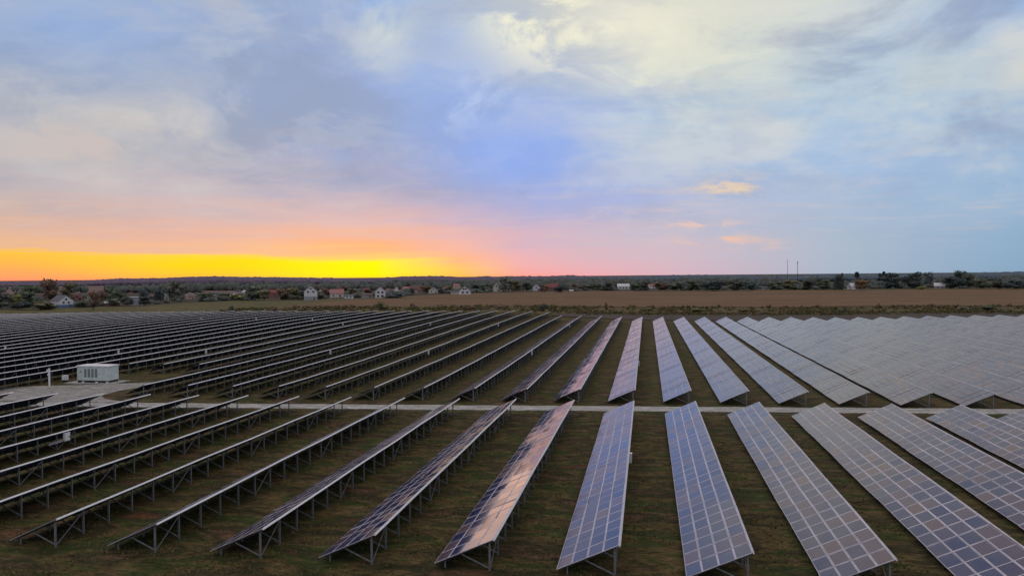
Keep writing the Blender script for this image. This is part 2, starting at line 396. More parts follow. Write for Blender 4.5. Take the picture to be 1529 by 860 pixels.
def sheet(name, x0, x1, ylo, yhi, m, off, n=60, k=8, label=None):
    v = []; f = []
    for i in range(n+1):
        x = x0+(x1-x0)*i/n; a, b = ylo(x), yhi(x)
        for j in range(k+1):
            y = a+(b-a)*j/k; v.append((x, y, g(x, y)+off))
    for i in range(n):
        for j in range(k):
            q = i*(k+1)+j; f.append((q, q+k+1, q+k+2, q+1))
    me = bpy.data.meshes.new(name); me.from_pydata(v, [], f); me.materials.append(m); me.update()
    return tag(link(name, me), label, None, None, 'structure')
def curve(pts):
    pts = sorted(pts)
    def fn(x):
        if x <= pts[0][0]: return pts[0][1]
        for (a, u), (b, v) in zip(pts, pts[1:]):
            if x <= b: return u+(v-u)*(x-a)/(b-a)
        return pts[-1][1]
    return fn
def ground_curve(px):
    return curve([(lambda p: (p.x, p.y))(at(u, v)) for u, v in px])
edge_v = ground_curve([(-100, 463), (0, 462), (60, 461), (180, 458), (240, 455), (340, 449.5), (440, 448), (500, 446.5), (560, 444.5), (640, 441), (720, 437.5), (830, 435.5), (930, 434.5), (1060, 434), (1160, 433), (1250, 433), (1370, 431.5), (1529, 431), (1650, 430)])
crop_lo = ground_curve([(-100, 463.2), (0, 462.5), (180, 460), (330, 461), (365, 461), (560, 458), (830, 457), (1060, 457.6), (1300, 457), (1529, 456.6), (1650, 456.5)])
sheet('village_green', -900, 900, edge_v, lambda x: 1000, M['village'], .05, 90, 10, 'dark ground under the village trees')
sheet('far_field', -3200, -150, lambda x: 780, lambda x: 2000, M['farfield'], .35, 40, 10, 'mauve brown fields beyond the village')
sheet('meadow', -520, -190, lambda x: 309, lambda x: edge_v(x)+2, M['meadow'], .10, 60, 6, 'olive meadow between the panels and the village')
sheet('crop_field', -210, 900, crop_lo, edge_v, M['crop'], .14, 110, 12, 'flat field of dry brown crop')
sheet('field_furrow', -60, 900, lambda x: crop_lo(x)-9, lambda x: crop_lo(x)-.5, M['furrow'], .17, 80, 2, 'dark furrow along the near edge of the brown field')
sheet('scrub_verge', -240, 900, lambda x: 322, lambda x: crop_lo(x)+1, M['scrub_ground'], .08, 90, 6, 'ochre and green verge behind the solar field')
sheet('dirt_strip', -40, 900, lambda x: 289+max(0, -x)*.5, lambda x: 333+5*sin(x*.05), M['dirt'], .20, 90, 4, 'grey dirt strip behind the last panels')
sheet('crop_margin', 20, 900, lambda x: edge_v(x)-22, lambda x: edge_v(x)+6, M['meadow'], .22, 60, 2, 'thin green margin beyond the brown field')

# road between the two blocks of rows, and the gravel yard at the transformer
def road_c(x): return 97.4 + (x+43)*.042 if x > -75 else 96.06 + (x+75)*.02
mb = MB(); n = 60
for i in range(n):
    xa = -150+(230)*i/n; xb = -150+230*(i+1)/n
    for hw, z0, z1 in ((1.72+.10*sin(i*1.7)+.07*sin(i*4.1), .0, .07),):
        a0 = (xa, road_c(xa)-hw, g(xa, 97)+z1); a1 = (xb, road_c(xb)-hw, g(xb, 97)+z1); b1 = (xb, road_c(xb)+hw, g(xb, 97)+z1); b0 = (xa, road_c(xa)+hw, g(xa, 97)+z1)
        mb.quad(a0, a1, b1, b0)
        dn = lambda q: (q[0], q[1], q[2]-.15)
        mb.quad(dn(a0), dn(a1), a1, a0); mb.quad(b0, b1, dn(b1), dn(b0))
tag(mb.build('road', M['road']), 'pale concrete road crossing between the two blocks of panels', None, None, 'structure')
yard = [(-170, 97.5), (-170, 104), (-136, 106), (-124, 107.5), (-112, 110), (-104, 113), (-98, 114.2), (-92, 116.2), (-86, 118.6), (-82.5, 119.3), (-82, 118.2), (-84, 114), (-85.6, 109), (-85, 104), (-82, 101), (-77, 98.9), (-72, 98.0)]
mb = MB()
def gy(x, y): return (x, y, g(x, y)+.045)
cx, cy = -100, 100.5
for i in range(len(yard)-1):
    a, b = yard[i], yard[i+1]
    wa = .25*sin(i*2.3)
    for j in range(6):
        lo = lambda p, q: (p[0]+(q[0]-p[0])*1, 0)
        pa = [(cx+(a[0]-cx)*s, 98+(a[1]-98)*s) for s in (j/6, (j+1)/6)]; pb = [(cx+(b[0]-cx)*s, 98+(b[1]-98)*s) for s in (j/6, (j+1)/6)]
        mb.quad(gy(*pa[0]), gy(*pb[0]), gy(*pb[1]), gy(*pa[1]))
for q in range(len(mb.f)): mb.f[q] = tuple(reversed(mb.f[q]))
tag(mb.build('gravel_yard', M['gravel']), 'pale gravel yard in front of the transformer cabinet', None, None, 'structure')

# ------------------------------------------------------------------ solar rows
P, X0, HH, WW, DD = 7.5, -1.7065, 1.95, 3.647, 1.628
MODL = 1.69; SL = sqrt(WW*WW+DD*DD); TD = Vector((-WW, 0, -DD)).normalized(); NN = Vector((-DD, 0, WW)).normalized()
MW = (SL-3*.05)/4
def module(mb, o, rnd, full=True, mats=(0, 1, 2)):
    """one framed module; o = its high corner at the row's near side, running along +Y and down the slope"""
    fl, fs = .038, .068
    L = MODL-.004
    Yv = Vector((0, 1, 0))
    def pt(a, b, c=0): return o + TD*a + Yv*b + NN*c
    o0, o1, o2, o3 = pt(0, 0), pt(0, L), pt(MW, L), pt(MW, 0)
    j = [rnd.gauss(0, .0032) for _ in range(2)]
    c = [j[0]+j[1], j[0]-j[1], -j[0]-j[1], -j[0]+j[1]]
    i0, i1, i2, i3 = pt(fl, fs, -.001), pt(fl, L-fs, -.001), pt(MW-fl, L-fs, -.001), pt(MW-fl, fs, -.001)
    g0, g1, g2, g3 = pt(fl-.001, fs-.001, c[0]), pt(fl-.001, L-fs+.001, c[1]), pt(MW-fl+.001, L-fs+.001, c[2]), pt(MW-fl+.001, fs-.001, c[3])
    tn = rnd.random()**1.3
    mb.quad(g0, g1, g2, g3, mats[0], tn)
    for a, b, p, q in ((o0, o1, i1, i0), (o1, o2, i2, i1), (o2, o3, i3, i2), (o3, o0, i0, i3)): mb.quad(a, b, p, q, mats[1], .5)
    th = -.036
    d0, d1, d2, d3 = pt(0, 0, th), pt(0, L, th), pt(MW, L, th), pt(MW, 0, th)
    mb.quad(d3, d2, d1, d0, mats[2], .5)
    if full:
        for a, b, p, q in ((o0, d0, d1, o1), (o1, d1, d2, o2), (o2, d2, d3, o3), (o3, d3, d0, o0)): mb.quad(a, b, p, q, mats[1], .5)
PMATS = [M['glass'], M['frame'], M['back']]
rnd = random.Random(3)
MOD_MESH = []
for i in range(24):
    b_ = MB(); module(b_, Vector((0, 0, 0)), rnd); MOD_MESH.append(b_.mesh('solar_module', PMATS))
# shared supports (origin = foot of the rear post on the ground)
RX = -.22                                   # rear post, from the high edge
topz = HH-.12-abs(RX)*DD/WW
b_ = MB(); b_.box(-.06, .06, -.04, -.033, -.3, topz); b_.box(-.06, -.053, -.033, .04, -.3, topz); b_.box(.053, .06, -.033, .04, -.3, topz)
POST = b_.mesh('post', M['steel'])
sx = -1.75; sz = HH-.16+(sx+RX)*DD/WW
b_ = MB(); b_.bar((-.06, 0, .16), (sx, 0, sz), .065, .07); STRUT = b_.mesh('strut', M['steel'])
b_ = MB(); b_.bar((-.05-RX*0+.12, .045, topz-.02+.05), (-WW+.35-RX, .045, HH-.13-(WW-.35)*DD/WW), .05, .09); RAFTER = b_.mesh('rafter', M['steel_dark'])
fx = -WW+.62-RX; fz = HH-.17-(WW-.62)*DD/WW
b_ = MB(); b_.box(fx-.04, fx+.04, .07, .13, -.25, fz); FOOT = b_.mesh('front_post', M['steel'])
PSP = 2.535
b_ = MB(); b_.bar((.03, .04, .12), (.03, PSP-.04, topz-.12), .045, .065); BRACE = b_.mesh('brace', M['steel'])

boxes = {}      # row boxes: (block, k) -> list of Y
ORD = ['', 'first', 'second', 'third', 'fourth', 'fifth', 'sixth', 'seventh', 'eighth', 'ninth', 'tenth', 'eleventh', 'twelfth', 'thirteenth', 'fourteenth', 'fifteenth', 'sixteenth', 'seventeenth', 'eighteenth', 'nineteenth']
def ordinal(n):
    if n < 20: return ORD[n]
    tens = {2: 'twent', 3: 'thirt', 4: 'fort'}[n//10]
    return tens+'ieth' if n % 10 == 0 else tens+'y-'+ORD[n % 10]

# box mesh: white enclosure with grey door seam, label and hinge
def combiner(parent, loc, big=False):
    wd, hgt, dp = (.7, .8, .26) if big else (.5, .8, .24)
    b = MB(); b.box(0, dp, -wd/2, wd/2, -hgt/2, hgt/2); b.box(-.02, dp+.05, -wd/2-.03, wd/2+.03, hgt/2+.003, hgt/2+.033)
    o = b.build('combiner_box', M['white'], parent, loc=loc)
    d = MB(); d.box(dp+.003, dp+.022, -wd/2+.04, wd/2-.04, -hgt/2+.05, hgt/2-.05); d.build('door', M['white'], o)
    l = MB(); l.box(dp+.024, dp+.028, -.02, .17, -.02, .05); l.box(dp+.024, dp+.05, wd/2-.12, wd/2-.08, -.1, .1); l.build('marking', M['ink'], o)
    return o

def solar_row(k, y0, nmod, block, detail, label):
    x = X0+P*k; L = nmod*MODL
    root = thing('solar_panel_row', label, 'solar panels', (x, y0, g(x, y0)), 0, 'rows of solar panels in the %s block' % block)
    r = random.Random(k*31+int(y0)); ph = r.uniform(0, 6.28)
    gz = lambda y: g(x, y0+y)-g(x, y0)+.028*sin(y*.31+ph)+.018*sin(y*.83+ph*2)
    big = MB(); cnt = 0
    for j in range(nmod):
        for s in range(4):
            o = Vector((0, 0, HH+gz(j*MODL+.8))) + TD*(s*(MW+.05)) + Vector((0, j*MODL, 0))
            if detail >= 3 and cnt < 100:
                mo = link('solar_module', MOD_MESH[r.randrange(24)], root, o); cnt += 1
            else: module(big, o, r, detail >= 2 or s in (0, 3))
    if big.v:
        o = big.build('solar_module' if detail < 3 else 'solar_modules_far_end', PMATS if block == 'front' else [M['glass'], M['frame_dull'], M['back']], root)
        tag(o, None, None, None, 'stuff')
        if detail < 3: o.name = 'solar_modules'
    # aluminium high-edge strip, skylight painted on its outer side; strips in the module gaps
    e = MB(); nseg = max(6, nmod//5)
    for j in range(nseg):
        ya, yb = L*j/nseg, L*(j+1)/nseg
        p = lambda a, c, y: Vector((0, y, HH+gz(y)))+TD*a+NN*c
        w0, w1, hgt = -.105, -.006, .025
        A = [p(w0, -.10, ya), p(w0, hgt, ya), p(w1, hgt, ya), p(w1, -.10, ya)]
        B = [p(w0, -.10, yb), p(w0, hgt, yb), p(w1, hgt, yb), p(w1, -.10, yb)]
        for q in range(4): e.quad(A[q], A[(q+1) % 4], B[(q+1) % 4], B[q], 0 if q == 0 else 1)
        if j == 0: e.quad(*reversed(A))
        if j == nseg-1: e.quad(*B)
    e.build('edge_strip', [M['edge'], M['frame']], root)
    e = MB()
    for j in range(nseg):
        ya, yb = L*j/nseg, L*(j+1)/nseg
        for s in (1, 2, 3):
            a0 = s*(MW+.05)-.06; a1 = a0+.07
            p = lambda a, c, y: Vector((0, y, HH+gz(y)))+TD*a+NN*c
            e.quad(p(a0, -.012, ya), p(a0, -.012, yb), p(a1, -.012, yb), p(a1, -.012, ya))
            e.quad(p(a1, -.044, ya), p(a1, -.044, yb), p(a0, -.044, yb), p(a0, -.044, ya), 1)
            e.bar(p(a0+.03, -.085, ya+.02), p(a0+.03, -.085, yb-.02), .05, .06, 1)
    e.build('rail', [M['frame'], M['back']], root)  # lower faces take the shaded underside colour
    npost = int(round(L/PSP)); off = .2
    if detail >= 1:
        for i in range(npost):
            y = off+i*PSP; z = gz(y)
            if i < 100:
                link('post', POST, root, (RX, y, z)); link('strut', STRUT, root, (RX, y, z))
                if detail >= 2:
                    link('rafter', RAFTER, root, (RX, y, z)); link('front_post', FOOT, root, (RX, y, z))
            if i % 5 == 0 and i < npost-1: link('brace', BRACE, root, (RX, y, z))
    else:
        b = MB(); near = 8 if k > 4 else 0
        for i in range(npost):
            y = off+i*PSP; z = gz(y)
            if i < near:
                link('post', POST, root, (RX, y, z)); link('strut', STRUT, root, (RX, y, z)); continue
            b.box(RX-.05, RX+.05, y-.035, y+.035, z-.2, z+topz); b.bar((RX-.06, y, z+.16), (RX+sx, y, z+sz), .05, .06)
        tag(b.build('support_frame', M['steel'], root), None, None, None, 'stuff')
    for yb in boxes.get((block, k), []):
        bg_ = (block == 'front' and k < 0)
        cb = combiner(root, (.06, yb-y0, HH-.62+gz(yb-y0)), bg_)
        if block == 'front' and k < 0:
            tr = MB(); tr.box(.08, .2, yb-y0-2.4, yb-y0-.5, HH-1.02+gz(yb-y0), HH-.95+gz(yb-y0)); tr.box(.08, .2, yb-y0-2.4, yb-y0-.5, HH-.88+gz(yb-y0), HH-.84+gz(yb-y0))
            tr.build('cable_tray', M['frame'], root)
    return root

def row_y_for(k, u):    # distance at which the high edge of row k shows at column u of the photo
    a = tan(atan((u-764.5)/F)-YAW); return (X0+P*k)/a
def nearest_row(u, v):
    best = None
    for k in range(-40, 18):
        if k == 0: continue
        y = row_y_for(k, u)
        if y < 43 or y > 306: continue
        x = X0+P*k; zz = g(x, y)+HH-.62
        d = Vector((x, y, zz-H)); c = CR.to_3x3().transposed() @ d
        vv = 430+F*(c.y/c.z)
        if best is None or abs(vv-v) < best[0]: best = (abs(vv-v), k, y)
    return best
for u, v in ((93, 657), (5, 520.7), (174, 524), (305, 526.6), (299, 476.8), (381, 477.5), (465, 478), (510.4, 487), (490.6, 528.5), (641, 488), (742.6, 489), (637.5, 529.5), (792, 530.5), (849, 490)):
    q = nearest_row(u, v)
    if q and q[0] < 8: boxes.setdefault(('front' if q[2] < 96 else 'back', q[1]), []).append(q[2])
boxes.setdefault(('front', 0), []).append(67.0); boxes.setdefault(('back', 0), []).append(139.0)

for k in range(-13, 8):
    if k == -1: lb = 'front block solar row whose upper half mirrors the orange sunset'
    elif k < -1: lb = 'front block solar row, %s to the left of the row mirroring the orange sunset' % ordinal(-1-k)
    else: lb = 'front block solar row, %s to the right of the row mirroring the orange sunset' % ordinal(k+1)
    solar_row(k, 43.5, 30, 'front', 3 if k >= -4 else 2, lb)
for k in range(-41, 19):
    y0 = 103.0 if k >= -10 or k <= -14 else 129.0
    y1 = 280.2 if k >= -4 else 306.0
    if k == -1: lb = 'back block solar row in line with the front row mirroring the orange sunset'
    elif k < -1: lb = 'back block solar row, %s left of the one in line with the orange-mirroring front row' % ordinal(-1-k)
    else: lb = 'back block solar row, %s right of the one in line with the orange-mirroring front row' % ordinal(k+1)
    solar_row(k, y0, int(round((y1-y0)/MODL)), 'back', 1 if -16 <= k <= 4 else 0, lb)

# ------------------------------------------------------------------ transformer yard
zt = g(-97, 117)
pad = MB(); pad.box(-101.8, -92.2, 115.4, 120.0, zt-.2, zt+.14); pad.build('concrete_pad', M['road'])
po = bpy.data.objects['concrete_pad']; tag(po, 'flat concrete pad under the white transformer cabinet', 'concrete pad')
tr = thing('transformer_cabinet', 'large white metal transformer cabinet with four louvre columns on a concrete pad', 'transformer cabinet', (-96.9, 117.8, zt+.14))
b = MB(); b.box(-3.15, 3.15, -1.3, 1.3, .38, 2.85)
for i in range(13): b.box(-3.1+i*.5-.012, -3.1+i*.5+.012, -1.325, -1.302, .4, 2.8)
for i in range(6): b.box(3.152, 3.172, -1.2+i*.48-.012, -1.2+i*.48+.012, .4, 2.8)
b.build('body', M['white2'], tr)
b = MB(); b.box(-3.28, 3.28, -1.43, 1.43, 2.853, 2.97); b.box(-3.2, 3.2, -1.35, 1.35, 2.972, 3.02); b.build('roof', M['white'], tr)
b = MB(); b.box(-3.1, 3.1, -1.22, 1.22, .003, .377); b.build('plinth', M['black'], tr)
for xx in (-1.9, .8, 2.9):
    b = MB(); b.box(xx-.2, xx+.2, -1.42, -1.23, .003, .2); b.build('foot', M['white'], tr)
for i in range(4):
    x_ = -1.45+i*.72
    b = MB(); b.box(x_-.21, x_+.21, -1.345, -1.329, .95, 2.45)
    for j in range(18): b.box(x_-.2, x_+.2, -1.375, -1.347, .98+j*.082, 1.01+j*.082)
    b.build('louvre', M['louvre'], tr)
b = MB(); b.box(-2.45, -2.25, -1.35, -1.33, 1.85, 2.05); b.build('handle', M['black'], tr)
b = MB(); b.box(-2.85, -2.72, -1.345, -1.329, 1.6, 1.75); b.box(2.2, 2.3, -1.345, -1.329, 1.6, 1.72); b.box(1.7, 1.8, -1.345, -1.329, 1.55, 1.7); b.build('warning_plate', M['louvre'], tr)

zp = g(-102.2, 112.6)
pp = thing('service_post', 'thick white metal post with small side boxes at the edge of the gravel yard', 'service post', (-102.2, 112.6, zp))
b = MB(); b.cyl((0, 0, -.1), (0, 0, 3.1), .15, .15, 12); b.cyl((0, 0, 3.1), (0, 0, 3.14), .19, .19, 12); b.build('pole', M['white'], pp)
b = MB(); b.box(-.42, -.16, -.12, .12, 2.6, 2.95); b.build('camera_box', M['white'], pp)
b = MB(); b.box(-.3, -.16, -.1, .1, 1.9, 2.2); b.build('junction_box', M['white'], pp)
zb = g(-103.8, 118)
bx = thing('junction_cabinet', 'small white cabinet on a dark plinth between the white post and transformer', 'cabinet', (-103.8, 118, zb))
b = MB(); b.box(-.45, .45, -.3, .3, .35, 1.15); b.box(-.48, .48, -.33, .33, 1.153, 1.2); b.build('body', M['white'], bx)
b = MB(); b.box(-.35, .35, -.22, .22, -.1, .347); b.build('plinth', M['black'], bx)
b = MB(); b.box(-.4, .4, -.318, -.302, .4, 1.1); b.box(.3, .34, -.34, -.32, .7, .85); b.build('door', M['white'], bx)

# ------------------------------------------------------------------ foliage prototypes
def leaf(mb, p, s, r, tone):
    a = Vector((r.gauss(0, 1), r.gauss(0, 1), r.gauss(0, 1))).normalized(); b_ = a.cross(Vector((r.gauss(0, 1), r.gauss(0, 1), r.gauss(0, 1)))).normalized()
    mb.quad(p-a*s-b_*s*.1, p+b_*s*.7, p+a*s+b_*s*.1, p-b_*s*.7, 0, tone)
def lump(mb, c, rx, rz, r, nu=9, nv=5):
    tn = max(0, min(1, r.gauss(.5, .16))); k = len(mb.v); ph = r.uniform(0, 6.28)
    for j in range(nv+1):
        th = pi*j/nv
        for i in range(nu):
            a = 2*pi*i/nu+ph; q = 1+r.uniform(-.22, .22) if 0 < j < nv else 1
            mb.v.append((c[0]+rx*q*sin(th)*cos(a), c[1]+rx*q*sin(th)*sin(a), c[2]+rz*q*cos(th)))
    for j in range(nv):
        for i in range(nu):
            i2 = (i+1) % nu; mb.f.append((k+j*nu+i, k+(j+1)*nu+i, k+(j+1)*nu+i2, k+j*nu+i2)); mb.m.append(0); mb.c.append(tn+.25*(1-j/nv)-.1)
def crown_mesh(seed, shape, n=850):
    r = random.Random(seed); mb = MB()
    lobes = []
    for i in range(r.randint(8, 12)):
        h = r.uniform(.26, .93)
        if shape == 'round': rad = .36*sqrt(max(.05, 1-((h-.56)/.48)**2))
        elif shape == 'poplar': rad = .10*sqrt(max(.05, 1-((h-.5)/.52)**2))
        elif shape == 'cone': rad = .30*(1.05-h)
        else: rad = .50*sqrt(max(.05, 1-((h-.42)/.6)**2)); 
        a = r.uniform(0, 6.28); q = rad*r.uniform(.15, .8)
        lobes.append((Vector((cos(a)*q, sin(a)*q, h if shape != 'bush' else h*.85)), rad*r.uniform(.42, .75)+.03))
    for c, rr in lobes: lump(mb, c, rr*.62, rr*.55, r, 8, 5)
    for i in range(n):
        c, rr = r.choice(lobes)
        d = Vector((r.gauss(0, 1), r.gauss(0, 1), r.gauss(0, .9))).normalized()*rr*(r.random()**.4)
        p = c+d
        if p.z < .06: p.z = .06+r.random()*.1
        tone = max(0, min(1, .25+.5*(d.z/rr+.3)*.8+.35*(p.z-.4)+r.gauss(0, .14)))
        leaf(mb, p, r.uniform(.028, .06), r, tone)
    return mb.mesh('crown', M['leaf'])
def trunk_mesh(seed, ht=.5):
    r = random.Random(seed); mb = MB()
    mb.cyl((0, 0, -.03), (.01, 0, ht*.6), .028, .018, 7)
    for i in range(4):
        a = i*1.6+r.random(); mb.cyl((.01, 0, ht*(.4+.1*i)), (.12*cos(a), .12*sin(a), ht*(.9+.12*i)), .012, .005, 5)
    mb.cyl((.01, 0, ht*.6), (0, .01, ht*1.3), .018, .006, 6)
    return mb.mesh('trunk', M['bark'])
CROWNS = {s: [crown_mesh(i*7+hash_, s) for i in range(n)] for s, n, hash_ in (('round', 6, 11), ('poplar', 2, 71), ('cone', 2, 91), ('bush', 4, 131))}
TRUNKS = [trunk_mesh(i) for i in range(3)]
TC = {'dark': (.070, .085, .070), 'green': (.090, .115, .075), 'olive': (.125, .12, .07), 'greygreen': (.125, .14, .115), 'brown': (.15, .105, .08),
      'red': (.16, .085, .08), 'yellow': (.15, .15, .055), 'orange': (.15, .10, .055), 'blue': (.075, .105, .11), 'deep': (.048, .066, .066)}  # crown colours lifted to include distance haze
tr_r = random.Random(5)
def tree(u, vb, vt, hw, c, shape, label, group='trees around the village', name=None):
    p = at(u, vb)
    if p is None: return
    s = depth_scale(p); ht = (vb-vt)*s; rad = hw*s
    nm = name or {'round': 'tree', 'poplar': 'poplar_tree', 'cone': 'conifer_tree', 'bush': 'bush'}[shape]
    root = thing(nm, label, 'bush' if shape == 'bush' else 'tree', p, tr_r.uniform(0, 6.28), group)
    base_r = {'round': .42, 'poplar': .13, 'cone': .28, 'bush': .52}[shape]
    cr = link('crown', tr_r.choice(CROWNS[shape]), root); q = rad/base_r
    cr.scale = (q, q, ht*1.03); k = tr_r.uniform(.85, 1.15)
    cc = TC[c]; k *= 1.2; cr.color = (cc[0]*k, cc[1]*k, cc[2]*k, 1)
    if shape != 'bush':
        tk = link('trunk', tr_r.choice(TRUNKS), root); tk.scale = (ht*.8, ht*.8, ht)
    else:
        tk = link('stem', TRUNKS[0], root); tk.scale = (ht*.6, ht*.6, ht*.6)
TREES = [
 (3,462,437,15,'dark','round','dark green tree cut by the left edge of the view'),
 (22,461,441,11,'yellow','round','yellow-green tree at far left between two darker trees'),
 (45,459,428,18,'green','round','broad grey-green tree left of the blue-based house'),
 (75,454,417,14,'brown','round','tallest reddish brown tree, rising behind the blue-based house'),
 (104,452,424,15,'olive','round','rounded olive tree behind the right end of the blue-based house'),
 (30,463,450,22,'deep','bush','low dark shrub mass under the yellow-green tree'),
 (66,463,449,20,'olive','bush','low olive shrubs in front of the blue-based house'),
 (118,455,438,9,'red','bush','dull red bush just right of the blue-based house'),
 (122,460,448,9,'green','bush','green bush at the right foot of the blue-based house'),
 (139,463,434,10,'brown','round','slim brownish orange tree right of the blue-based house'),
 (155,452,433,9,'brown','round','russet tree behind the low white-roofed shed'),
 (171,457,431,15,'green','round','round green tree right of the low white-roofed shed'),
 (189,458,441,10,'dark','bush','dark bush left of the grey flat-roofed shed'),
 (215,452,430,8,'blue','round','bluish tree above the grey flat-roofed shed'),
 (216,457,442,12,'deep','round','low dark tree right of the grey flat-roofed shed'),
 (236,451,434,10,'deep','round','dark tree left of the pale green house'),
 (257,449,421,13,'greygreen','round','tall pale grey-green tree right of the pale green house'),
 (271,450,427,11,'greygreen','round','grey-green tree just right of the tallest pale one'),
 (291,436,430,12,'deep','bush','square dark hedge clump standing alone in the far field'),
 (309,450,437,12,'green','round','green tree right of the small white-gabled barn'),
 (334,449,438,10,'dark','round','dark tree left of the utility pole'),
 (352,449,439,10,'yellow','bush','yellowish shrubs right of the utility pole'),
 (381,449,428,15,'green','round','large green tree left of the brick-red roof'),
 (395,449,433,10,'olive','round','olive tree touching the left side of the brick-red roof'),
 (423,448,432,13,'brown','round','brown tree right of the brick-red roof'),
 (438,448,430,12,'olive','round','olive tree left of the big white house with grey basement'),
 (451,448,434,8,'dark','round','dark tree at the left corner of the big white house'),
 (478,447,438,8,'dark','bush','dark bush at the right corner of the big white house'),
 (487,444,430,10,'brown','round','brown tree left of the pink-roofed house'),
 (510,438,429,12,'red','round','reddish tree behind the pink-roofed house'),
 (527,442,431,11,'olive','round','olive tree behind the small white shed'),
 (548,442,432,9,'brown','round','brown tree left of the white house with red roof'),
 (592,445,438,18,'blue','bush','long blue-green hedge right of the white house with red roof'),
 (610,441,431,12,'dark','round','dark tree above the long blue-green hedge'),
 (636,438,427,10,'orange','round','orange tree left of the cream gabled cottage'),
 (659,439,432,6,'deep','round','small dark tree right of the cream gabled cottage'),
 (671,436,427,9,'olive','round','olive tree left of the white house with a dark steep roof'),
 (709,436,426,11,'dark','round','dark tree right of the white house with a dark steep roof'),
 (724,436,424,10,'green','round','green tree left of the tall pale gabled house'),
 (755,436,415,13,'greygreen','round','large grey-olive tree right of the tall pale gabled house'),
 (770,436,420,10,'olive','round','olive tree behind the small red house'),
 (785,435,422,9,'dark','round','dark tree between the small red and white houses'),
 (811,436,425,9,'brown','round','brown tree between the white house and the dark red roof'),
 (838,437,427,11,'deep','round','dark tree right of the dark red roof'),
 (857,433,424,9,'brown','round','brownish tree behind the small white car-sized shed'),
 (876,434,424,13,'greygreen','round','grey-green tree second right of the small white shed'),
 (891,434,423,11,'green','round','green tree between two grey-green ones left of the low white villa'),
 (908,434,422,12,'greygreen','round','grey-green tree just left of the low white villa'),
 (949,434,422,11,'green','round','green tree just right of the low white villa'),
 (964,435,421,10,'dark','round','dark tree left of the pale half-hidden house'),
 (986,434,422,13,'brown','round','brown tree right of the pale half-hidden house'),
 (1008,434,423,15,'green','round','second tree right of the pale half-hidden house'),
 (1034,434,420,13,'green','round','green tree in the right-hand wood, left of the widest dark one'),
 (1064,435,420,19,'deep','round','widest dark tree at the middle of the right-hand wood edge'),
 (1098,434,420,14,'dark','round','dark tree just right of the widest dark one'),
 (1121,434,420,14,'blue','round','bluish tree left of the small grey shack'),
 (1158,433,421,13,'green','round','green tree right of the small grey shack'),
 (1180,433,419,14,'olive','round','olive tree below the pair of masts'),
 (1206,433,420,13,'dark','round','dark tree right of the masts'),
 (1229,433,418,12,'green','round','green tree under the long white shed roof'),
 (1252,434,412,10,'deep','round','dark tree left of the slanting white gable'),
 (1257,426,406,4,'deep','cone','dark pointed conifer over the slanting white gable'),
 (1280,424,406,4,'deep','poplar','slim dark poplar right of the slanting white gable'),
 (1287,434,418,12,'orange','round','orange-brown tree at the field edge in the right-hand wood'),
 (1314,426,405.5,3,'deep','poplar','left one of two slim twin poplars'),
 (1319,426,405.5,3,'deep','poplar','right one of two slim twin poplars'),
 (1332,431,409,19,'deep','round','big dark tree mass below the twin poplars'),
 (1362,431,408,15,'deep','round','big dark tree right of the twin poplars'),
 (1386,428,408,8,'blue','round','round-topped dark tree left of the bright white roof'),
 (1376,432.5,427,7,'yellow','bush','yellow-green bush at the field edge near the bright white roof'),
 (1420,431,414,14,'deep','round','dark tree just right of the bright white roof'),
 (1434,430,406,11,'deep','round','tallest dark tree on the right skyline'),
 (1448,431,409,10,'dark','round','dark tree right of the tallest one on the right skyline'),
 (1464,432,416,12,'green','round','green tree in the far right village, third from the right edge'),
 (1490,432,417,12,'dark','round','dark tree in the far right village, second from the right edge'),
 (1516,432,418,15,'blue','round','bluish tree nearest the right edge'),
]
for q in TREES: tree(*q)
for q in [
 (345,464.5,456.5,5,'deep','bush','small dark bush at the back corner of the left panels'),
 (411,466,459,7,'red','bush','reddish bush behind the panels below the brick-red roof'),
 (568,463,450,11,'olive','bush','olive bush behind the panels below the white house with red roof'),
 (616,461,452,4,'brown','bush','thin brown shrub standing in the scrub strip'),
 (703,463,457,8,'red','bush','rusty bush in the scrub strip below the steep dark roof'),
 (745,462,455,7,'brown','bush','brown bush in the scrub strip below the tall pale gabled house'),
 (811,465,453,8,'dark','bush','dark thorny bush where the last panel rows step back'),
 (905,463,450,3,'brown','bush','thin brown shrub in the scrub above the vertical rows'),
 (968,466,459,8,'yellow','bush','yellow-green bush in the scrub above the vertical rows'),
 (1042,467,460,12,'yellow','bush','wide yellow-green bush in the scrub behind the right panels'),
 (1110,467,461,10,'olive','bush','olive bush in the scrub left of the zigzag panel ends'),
 (1260,467,462,10,'deep','bush','dark bush in the scrub behind the zigzag panel ends'),
 (1440,465,458,12,'green','bush','green bush in the scrub at the far right, left one'),
 (1475,464,456,14,'green','bush','green bush in the scrub at the far right, larger right one'),
]: tree(*q, group='bushes in the scrub strip')

